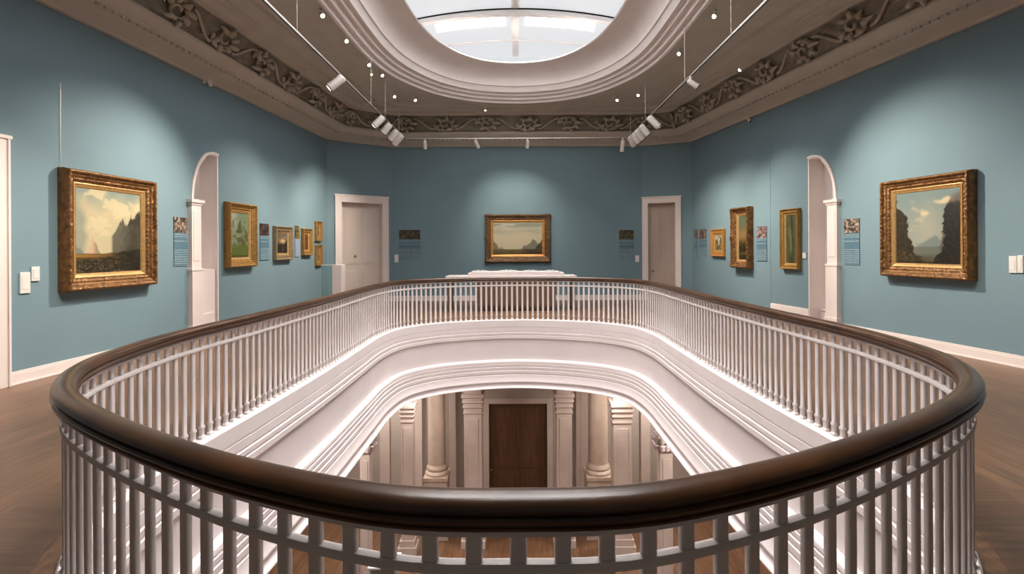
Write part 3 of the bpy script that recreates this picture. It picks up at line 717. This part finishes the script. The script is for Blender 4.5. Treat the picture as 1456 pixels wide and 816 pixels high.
panel(WR, 1076, 1090, 322, 338.5, 371, 'blue text panel with red and white photo right of the dusk painting', ((120, 60, 70), (170, 165, 160), (60, 62, 50)), off=SP, seed=8)
panel(WR, 1200, 1222, 311, 331, 376, 'tall blue text panel with brown photo right of the right niche', BW, seed=9)
# small plates, switches
def plate(W, pxL, pxR, yT, yB, label, cat='label', off=0, name='wall_plate', grp=None, th=.02, kind=0):
    a, _, _ = W.hit(pxL, off); b_, _, _ = W.hit(pxR, off); m_ = (pxL+pxR)/2; zt, zb = W.z(m_, yT, off), W.z(m_, yB, off); w = (b_-a).length; h = zt-zb
    mid = (a+b_)/2
    root = thing(name, label, cat, (mid.x, mid.y, (zt+zb)/2), W.th, grp)
    MB().box(-w/2, w/2, -th, 0, -h/2, h/2).build('plate', PLATE, root, bevel=.003)
    MB().box(-w*.3, w*.3, -th-.004, -th, -h*.3, h*.3).build('inset', WHITE, root, bevel=.002)
    return root
plate(WL, 26.5, 41, 387, 417, 'taller pale wall card left of the large left painting')
plate(WL, 43, 54.5, 379, 399.5, 'smaller pale wall card nearest the large left painting')
plate(WB, 561, 566.5, 362, 373, 'small pale label beside the left door')
plate(WB, 903, 908.5, 363, 372.5, 'small pale label beside the right door')
plate(WR, 1142, 1147, 359.5, 367.5, 'small white light switch left of the right niche', 'switch', name='light_switch')
plate(WR, 1436, 1447, 364, 388, 'left of two pale wall cards right of the large right painting')
plate(WR, 1448, 1456, 363, 388, 'right of two pale wall cards at the right picture edge')
def detector(W, px, py, label):
    a, _, k = W.hit(px, .07, py); z = W.z(px, py, .07)
    root = thing('security_camera', label, 'camera', (a.x-W.n.x*.07, a.y-W.n.y*.07, z), W.th)
    MB().box(-.04, .04, -.02, 0, -.05, .05).tube((0, -.01, 0), (0, -.06, .01), .012).build('bracket', METAL, root, bevel=.003)
    MB().lathe([(.03, 0), (.038, .02), (.038, .13), (.033, .14)], 14, Matrix.Translation((.03, -.06, .03)) @ Matrix.Rotation(2.4, 4, 'Y')).build('housing', METAL, root, smooth='auto')
    MB().lathe([(.028, .14), (.026, .15)], 14, Matrix.Translation((.03, -.06, .03)) @ Matrix.Rotation(2.4, 4, 'Y')).build('lens', BLACK, root)
detector(WL, 295, 114, 'small white camera high on the left wall below the cornice')
detector(WR, 1062, 170, 'small white camera high on the right wall below the cornice')
# ------------------------------------------------------------------ tracks and spotlights
TZ = EYE+3.0; TX = 3.03; TD = 15.0
def track(name_label, p, q):
    p, q = Vector(p), Vector(q); d = (q-p); L_ = d.length; th = math.atan2(d.y, d.x)
    root = thing('lighting_track', name_label, 'track', tuple(p), th)
    MB().box(0, L_, -.014, .014, -.005, .02).build('channel', STEEL, root)
    MB().box(0, L_, -.011, .011, -.014, -.0055).build('slot', BLACK, root)
    return root, L_
def rods(root, L_, xs):
    for x in xs: MB().tube((x, 0, .02), (x, 0, ZC-TZ+.005), .005, 8).build('hanger_rod', STEEL, root)
tl, LL_ = track('left lighting track hung below the ceiling', (-TX, 1.5, TZ), (-TX, TD, TZ)); rods(tl, LL_, [3, 6.1, 9.96, 11.2, 12.65])
tr, LR_ = track('right lighting track hung below the ceiling', (TX+.03, 1.5, TZ), (TX+.03, TD, TZ)); rods(tr, LR_, [3, 6.3, 8.45, 11.5, 13.2])
tb, LB_ = track('back lighting track crossing in front of the end wall', (-TX+.03, TD, TZ), (TX, TD, TZ)); rods(tb, LB_, [])
def head(pos, target, label, power, ln=.3, r=.065, cone=76, name='track_spotlight', drop=.10, cat='spotlight', grp=None, lit=True, col=(1, .88, .73), blend=1.0):
    pos = Vector(pos); root = thing(name, label, cat, tuple(pos), 0, grp)
    q = Vector((0, 0, -drop)); tgt = Vector(target)-pos; d = (tgt-q).normalized()
    MB().box(-.018, .018, -.04, .04, -.03, 0).tube((0, 0, -.02), (0, 0, -drop), .008).build('stem', METAL, root)
    R = d.to_track_quat('Z', 'Y').to_matrix().to_4x4(); M = Matrix.Translation(q-d*ln*.3) @ R
    hs = MB().lathe([(r*.5, 0), (r*.8, .01), (r*.95, .03), (r, .06), (r, ln), (r*.88, ln), (r*.86, ln-.05)], 20, M).build('lamp_housing', METAL, root, smooth='auto')
    MB().lathe([(r*.84, ln-.032), (r*.84, ln-.024)], 20, M).build('lens', LENS if lit else BLACK, hs)
    MB().lathe([(r*1.02, ln-.005), (r*1.04, ln-.005), (r*1.04, ln+.012), (r*.92, ln+.012), (r*.90, ln-.035)], 20, M, cap=False).build('baffle', BLACK, hs, smooth='auto')
    if power:
        l = bpy.data.lights.new('lamp', 'SPOT'); l.energy = power; l.color = col; l.spot_size = math.radians(cone); l.spot_blend = blend; l.shadow_soft_size = .04
        lo = bpy.data.objects.new('lamp', l); C.objects.link(lo); lo.parent = root
        lo.matrix_local = Matrix.Translation(q+d*(ln*.7+.04)) @ (-d).to_track_quat('Z', 'Y').to_matrix().to_4x4()
    return root
K = 4.7
def TP(px_d, side): return (side*TX, px_d, TZ-.012)
head(TP(9.4, -1), P['L1'][1]+Vector((.0, .1, -.15)), 'large white spotlight alone midway along the left track', 190*K, ln=.32, r=.075)
head(TP(12.25, -1), P['L2'][1]+Vector((0, 0, -.3)), 'first white spotlight of the left corner cluster', 90*K, ln=.30, r=.08)
head(TP(12.95, -1), P['L3'][1]+Vector((0, 0, -.3)), 'second white spotlight of the left corner cluster', 60*K, ln=.28, r=.085)
head(TP(13.7, -1), P['L4'][1]+Vector((0, 0, -.3)), 'third white spotlight of the left corner cluster', 60*K, ln=.30, r=.09)
head(TP(14.2, -1), P['L5'][1]+Vector((0, 0, -.1)), 'last white spotlight at the end of the left track', 70*K, ln=.34, r=.10)
head(TP(5.5, -1), (-6.0, 6.2, 1.0), 'white spotlight on the left track nearer than the lone one', 100*K, cone=60)
head((TX+.03, 9.6, TZ-.012), P['R1'][1]+Vector((0, .1, -.15)), 'small white spotlight alone midway along the right track', 210*K, ln=.22, r=.05)
head((TX+.03, 12.4, TZ-.012), P['R2'][1]+Vector((0, 0, -.3)), 'white spotlight of the right cluster farthest from the track corner', 100*K, ln=.34, r=.08)
head((TX+.03, 13.25, TZ-.012), P['R3'][1]+Vector((0, 0, -.3)), 'second white spotlight of the right cluster from the near side', 90*K, ln=.3, r=.08)
head((TX+.03, 13.75, TZ-.012), P['R3'][1]+Vector((-.2, 1.0, -.3)), 'third white spotlight of the right cluster from the near side', 0, ln=.3, r=.08)
head((TX+.03, 14.2, TZ-.012), P['R4'][1]+Vector((0, 0, -.3)), 'fourth white spotlight of the right cluster from the near side', 70*K, ln=.3, r=.09)
head((TX+.03, 14.6, TZ-.012), (4.6, 16.2, 2.2), 'last white spotlight at the end of the right track', 30, ln=.3, r=.09)
head((TX-.12, TD, TZ-.012), (2.8, 16.8, 1.2), 'white spotlight hanging right at the right track corner', 0, ln=.32, r=.055, drop=.14)
head(((605-CX)/F*TD, TD, TZ-.012), (-2.6, 16.8, 1.0), 'leftmost small white spotlight on the back track', 0, ln=.24, r=.05)
head(((678-CX)/F*TD, TD, TZ-.012), P['B'][1]+Vector((-.1, 0, .3)), 'middle small white spotlight on the back track left of the painting centre', 27*K, ln=.24, r=.05, cone=85)
head(((751-CX)/F*TD, TD, TZ-.012), P['B'][1]+Vector((.1, 0, .3)), 'small white spotlight on the back track right of the painting centre', 27*K, ln=.24, r=.05, cone=85)
head((TX+.03, 5.5, TZ-.012), (6.6, 6.0, 1.0), 'white spotlight on the right track nearest the viewer', 100*K, cone=60)
for i, (x, t_, lab) in enumerate(((-TX, (-2.5, -3, 1.5), 'added unseen fill spotlight on the left track, aimed behind the viewpoint'), (TX+.03, (2.5, -3, 1.5), 'added unseen fill spotlight on the right track, aimed behind the viewpoint'))):
    head((x, 1.8, TZ-.012), t_, lab, 150, cone=90)  # unseen heads added as fill for the near balusters, via the front wall
# small ceiling spots
CSP = [(457, 21, 'left row of ceiling spots, nearest one at the picture top', (1, -.4)), (491, 57, 'second ceiling spot of the left row', (1, -.3)), (523, 91, 'third ceiling spot of the left row', (1, -.2)),
       (528, 105, 'tiny ceiling spot left of a pair beside the skylight', (.5, -1)), (542, 106, 'ceiling spot right of a tiny one beside the skylight', (1, -.3)), (560, 136, 'ceiling spot at the left of the back left pair', (.7, -.7)),
       (590, 141, 'ceiling spot at the right of the back left pair', (.5, -1)), (690, 156, 'small ceiling spot nearest the middle of the back', (.1, -1)),
       (908, 134, 'upper ceiling spot of the back right pair', (-.6, -.8)), (878, 141, 'lower ceiling spot of the back right pair', (-.5, -1)),
       (967, 75, 'ceiling spot beside the skylight above the right track', (-1, -.3)), (1017, 22, 'nearest ceiling spot of the right side', (-1, -.3)), (1053, 98, 'bright spot against the carved frieze on the right', (-1, -.4))]
for px, py, lab, dr in CSP:
    zz = ZC-.12; r_ = ray(px, py); k = (zz-EYE)/r_.z; x, y = r_.x*k, r_.y*k
    top = ZC-.03
    p = Vector((x, y, top)); small = px in (528, 690)
    head(p, p+Vector((dr[0]*.7, -1, -.8)), lab, 0, ln=.13 if not small else .08, r=.042 if not small else .03, name='ceiling_spotlight', drop=.09, lit=True)
# ------------------------------------------------------------------ display case beyond the far rail
dc = thing('display_case', 'wide brown display cabinet with white stepped top under the back wall painting', 'display case', (.0, 14.3, 0))
MB().box(-1.02, .98, -.35, .35, .08, .86).box(-.95, .92, -.3, .3, 0, .08).build('cabinet', CAB, dc, bevel=.01)
for x0 in (-.98, -.32, .34):
    dd_ = MB().box(x0, x0+.60, -.37, -.35, .14, .80).build('cabinet_door', CAB, dc, bevel=.006)
MB().box(-1.82, 1.52, -.40, .40, .86, .90).build('lower_top', WHITE, dc, bevel=.01)
MB().box(-1.25, 1.20, -.36, .36, .90, .975).box(-1.18, 1.10, -.36, .36, .975, 1.0).build('upper_top', WHITE, dc, bevel=.01)
MB().box(-1.78, -1.70, -.3, .3, 0, .86).box(1.40, 1.48, -.3, .3, 0, .86).build('end_leg', CAB, dc)
for i, (x, w, hgt, rz, lab) in enumerate(((-.95, .42, .03, .1, 'open pale leaflet at the left end of the display case top'), (-.25, .5, .035, -.12, 'pale folded plan lying left of centre on the display case top'), (.35, .4, .03, .05, 'pale sheet stack right of centre on the display case top'), (.85, .3, .03, -.2, 'pale leaflet at the right end of the display case top'))):
    o = MB().box(-w/2, w/2, -.18, .18, 0, hgt*.5).prism([(-w/2, hgt*.5), (0, hgt*.5), (-.02, hgt*1.3)], -.17, .17).prism([(0, hgt*.5), (w/2, hgt*.5), (.05, hgt*1.2)], -.17, .17).build('leaflet', PLATE, None, loc=(x, 14.25, 1.0)); o.rotation_euler = (0, 0, rz)
    tag(o, lab, 'leaflet', 'leaflets on the display case')
# white plinth with glass edge by the left door
pl_d = 13.6
def at(px, d): return (px-CX)/F*d
pd = thing('display_plinth', 'white plinth with glass top in front of the left door', 'plinth', (at(481.5, pl_d), pl_d, 0))
MB().box(-.115, .115, -.15, .15, 0, 1.22).box(-.13, .13, -.17, .17, 0, .08).build('plinth_body', WHITE, pd, bevel=.006)
gl = bpy.data.materials.new('clear_glass'); gl.use_nodes = True; g = gl.node_tree.nodes['Principled BSDF']; g.inputs['Transmission Weight'].default_value = 1; g.inputs['Roughness'].default_value = .02; g.inputs['IOR'].default_value = 1.1; g.inputs['Base Color'].default_value = (.85, .95, .93, 1)
gs_ = thing('glass_barrier', 'low clear glass barrier beside the white plinth near the left door', 'barrier', (at(466, pl_d), pl_d, 0))
MB().box(-.14, .13, -.008, .008, .06, 1.20).build('glass_panel', gl, gs_)
MB().box(-.14, .13, -.014, .014, 1.20, 1.222).build('top_edge', PLATE, gs_)
MB().box(-.14, .13, -.04, .04, 0, .06).build('foot', METAL, gs_)
# ------------------------------------------------------------------ lower hall
LF = EYE-7.2; LC = EYE-3.1; LD = 15.2
LP = [Vector((-6.2, -2)), Vector((6.2, -2)), Vector((6.2, LD)), Vector((-6.2, LD))]
struct(MB().box(-6.2, 6.2, -2, LD, LF-.1, LF).build('floor_lower', FLOORW))
struct(slab_with_hole('ceiling_lower', offs(LP, -.2), offs(RAIL, -.25), LC, LC+.12, SHAFT))
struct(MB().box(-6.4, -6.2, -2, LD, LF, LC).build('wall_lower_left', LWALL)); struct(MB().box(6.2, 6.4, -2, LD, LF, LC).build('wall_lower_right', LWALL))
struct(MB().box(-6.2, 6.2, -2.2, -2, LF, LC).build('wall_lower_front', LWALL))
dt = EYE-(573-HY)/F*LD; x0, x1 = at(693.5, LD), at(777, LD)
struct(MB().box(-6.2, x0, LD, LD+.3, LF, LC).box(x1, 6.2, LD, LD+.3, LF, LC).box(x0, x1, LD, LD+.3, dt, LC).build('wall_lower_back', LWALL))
dm_ = MB().box(x0-.14, x0+.01, LD-.05, LD, LF, dt+.13).box(x1-.01, x1+.14, LD-.05, LD, LF, dt+.13).box(x0+.01, x1-.01, LD-.05, LD, dt-.01, dt+.13)
d4 = struct(dm_.build('door_4', STONE, bevel=.006))
ld = MB().box(x0+.01, x1-.01, LD+.08, LD+.14, LF, dt-.01)
for (za, zb) in ((.2, .95), (1.1, dt-LF-.2)):
    for a, b_ in ((x0+.12, (x0+x1)/2-.06), ((x0+x1)/2+.06, x1-.12)): ld.box(a, b_, LD+.07, LD+.08, LF+za, LF+zb)
lfd = ld.build('door_leaf', DOORW, d4, bevel=.004)
MB().lathe([(.012, 0), (.012, .03), (.035, .045), (.03, .07), (.001, .075)], 12, Matrix.Translation((x0+.06, LD+.08, LF+1.05)) @ Matrix.Rotation(PI/2, 4, 'X')).build('door_knob', BRASS, lfd, smooth=True)
def sq_col(px, py_cap_top, py_cap_bot, wpx, d, label, fancy=False, name='square_column'):
    x = at(px, d); w = wpx/F*d/2; zc_ = EYE-(py_cap_bot-HY)/F*d; zt_ = EYE-(py_cap_top-HY)/F*d
    root = thing(name, label, 'column', (x, d+w, LF), 0, 'square columns of the lower hall')
    H = zc_-LF; ht = zt_-zc_
    sh = MB().box(-w, w, -w, w, .35, H)
    sh.box(-w*.62, w*.62, -w-.012, -w, .5, H-.12)
    sh.build('shaft', STONE, root, bevel=.012)
    c = MB()
    for k, (e1, a, b_) in enumerate(((.02, 0, .10), (.005, .10, .3), (.03, .3, .40), (.012, .40, .56), (.045, .56, .68), (.02, .68, .82), (.06, .82, 1.0))):
        c.box(-w-e1, w+e1, -w-e1, w+e1, H+ht*a, H+ht*b_)
    c.build('capital', STONE, root, bevel=.008)
    MB().box(-w*.95, w*.95, -w*.95, w*.95, H+ht, LC-LF).build('impost_block', STONE, root)
    MB().box(-w-.08, w+.08, -w-.08, w+.08, 0, .2).box(-w-.04, w+.04, -w-.04, w+.04, .2, .35).build('base', STONE, root, bevel=.01)
    if fancy:
        f = MB()
        for sx in (-1, 1):
            for j in range(2):
                for k in range(3):
                    cx_ = (k-1)*w*.75; zz = H+ht*(.1+.42*j)
                    f.lathe([(.02, 0), (.06, ht*.1), (.05, ht*.25), (.075, ht*.34), (.03, ht*.4)], 10, Matrix.Translation((cx_, sx*(w+.05), zz)))
                    f.lathe([(.02, 0), (.06, ht*.1), (.05, ht*.25), (.075, ht*.34), (.03, ht*.4)], 10, Matrix.Translation((sx*(w+.05), cx_, zz)))
        f.build('acanthus_leaves', SHAFT, root, smooth=True)
    return root
sq_col(671, 560, 588, 25, 13.2, 'square pale column just left of the lower hall doorway')
sq_col(801, 560, 588, 22, 13.2, 'square pale column just right of the lower hall doorway')
sq_col(577, 575, 600, 17, 12.9, 'square pale column left of the left round column')
sq_col(884, 574, 603, 26, 12.9, 'square pale column right of the right round column')
sq_col(517, 618, 645, 14, 10.9, 'square column with leafy capital at the lower hall left edge', True)
sq_col(946, 620, 645, 18, 10.9, 'square column with leafy capital at the lower hall right edge', True)
def rd_col(px, d, wpx, label):
    x = at(px, d); r = wpx/F*d/2; zb = EYE-(676-HY)/F*d
    root = thing('round_column', label, 'column', (x, d+r, LF), 0, 'round columns of the lower hall')
    H = zb-LF
    MB().box(-r*1.3, r*1.3, -r*1.3, r*1.3, 0, H-.12).box(-r*1.45, r*1.45, -r*1.45, r*1.45, 0, .15).box(-r*1.4, r*1.4, -r*1.4, r*1.4, H-.12, H-.02).build('pedestal', MARB, root, bevel=.01)
    MB().lathe([(r*1.32, H-.02), (r*1.35, H+.03), (r*1.25, H+.07), (r*1.12, H+.09), (r*1.2, H+.13), (r*1.17, H+.17), (r*1.05, H+.2), (r*1.0, H+.24)], 28).build('base', MARB, root, smooth='auto')
    MB().lathe([(r, H+.24), (r*.99, H+1.0), (r*.94, LC-LF-.3), (r*1.0, LC-LF-.28), (r*1.0, LC-LF-.22), (r*.94, LC-LF-.2), (r*1.15, LC-LF-.08), (r*1.25, LC-LF)], 32).build('shaft', MARB, root, smooth='auto')
rd_col(618, 13.6, 25, 'left tan round column in the lower hall')
rd_col(851, 13.6, 28, 'right tan round column in the lower hall')
for i, (px, w) in enumerate(((547, 14), (594, 12), (643, 9), (828, 10), (915, 13), (940, 10), (820, 6))):
    x = at(px, LD); w_ = w/F*LD/2
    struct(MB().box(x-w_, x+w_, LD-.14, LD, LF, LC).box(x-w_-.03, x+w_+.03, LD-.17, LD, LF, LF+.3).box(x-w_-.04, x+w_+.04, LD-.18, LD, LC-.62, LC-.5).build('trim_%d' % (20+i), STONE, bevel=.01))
cs = thing('display_case', 'small pale display case with dark top standing in the lower hall', 'display case', (at(545, 9.4), 9.4, LF))
hz = (EYE-(795-HY)/F*9.4)-LF
MB().box(-.2, .2, -.2, .2, 0, hz-.35).build('case_base', GLASSY, cs, bevel=.01)
MB().box(-.2, .2, -.2, .2, hz-.35, hz-.04).build('case_glass', GLASSY, cs); MB().box(-.24, .24, -.24, .24, hz-.04, hz).build('case_top', PLATE, cs, bevel=.01)
# lower hall lamps: ceiling discs; middle pair added unseen to light column fronts
for i, (x, y) in enumerate(((-3.6, 13.9), (3.6, 13.9), (-3.9, 9.6), (3.9, 9.6), (-2.1, 12.45), (2.1, 12.45))):
    w = ['back left', 'back right', 'left side', 'right side', 'unseen fill added just left of the middle', 'unseen fill added just right of the middle'][i]
    r = thing('ceiling_light', 'round recessed lamp in the lower hall ceiling, %s' % w, 'lamp', (x, y, LC), 0, 'lower hall ceiling lamps')
    MB().lathe([(.22, -.03), (.25, -.02), (.25, 0)], 24).build('rim', METAL, r, smooth='auto')
    MB().lathe([(.21, -.034), (.21, -.03)], 24).build('diffuser', mat('warm_diffuser', (.9, .85, .8), .5, emit=(1, .9, .8), es=6), r)
    l = bpy.data.lights.new('lamp', 'AREA'); l.shape = 'DISK'; l.size = .4; l.energy = 75 if i < 4 else 32; l.color = (1, .88, .8)
    lo = bpy.data.objects.new('lamp', l); C.objects.link(lo); lo.parent = r; lo.location = (0, 0, -.05)
# ------------------------------------------------------------------ world + view
w = bpy.data.worlds.new('world'); sc.world = w; w.use_nodes = True
w.node_tree.nodes['Background'].inputs[0].default_value = (.6, .7, .8, 1); w.node_tree.nodes['Background'].inputs[1].default_value = .05
sc.view_settings.view_transform = 'Standard'; sc.view_settings.look = 'None'; sc.view_settings.gamma = 1; sc.view_settings.exposure = 0
sc.view_settings.use_curve_mapping = False
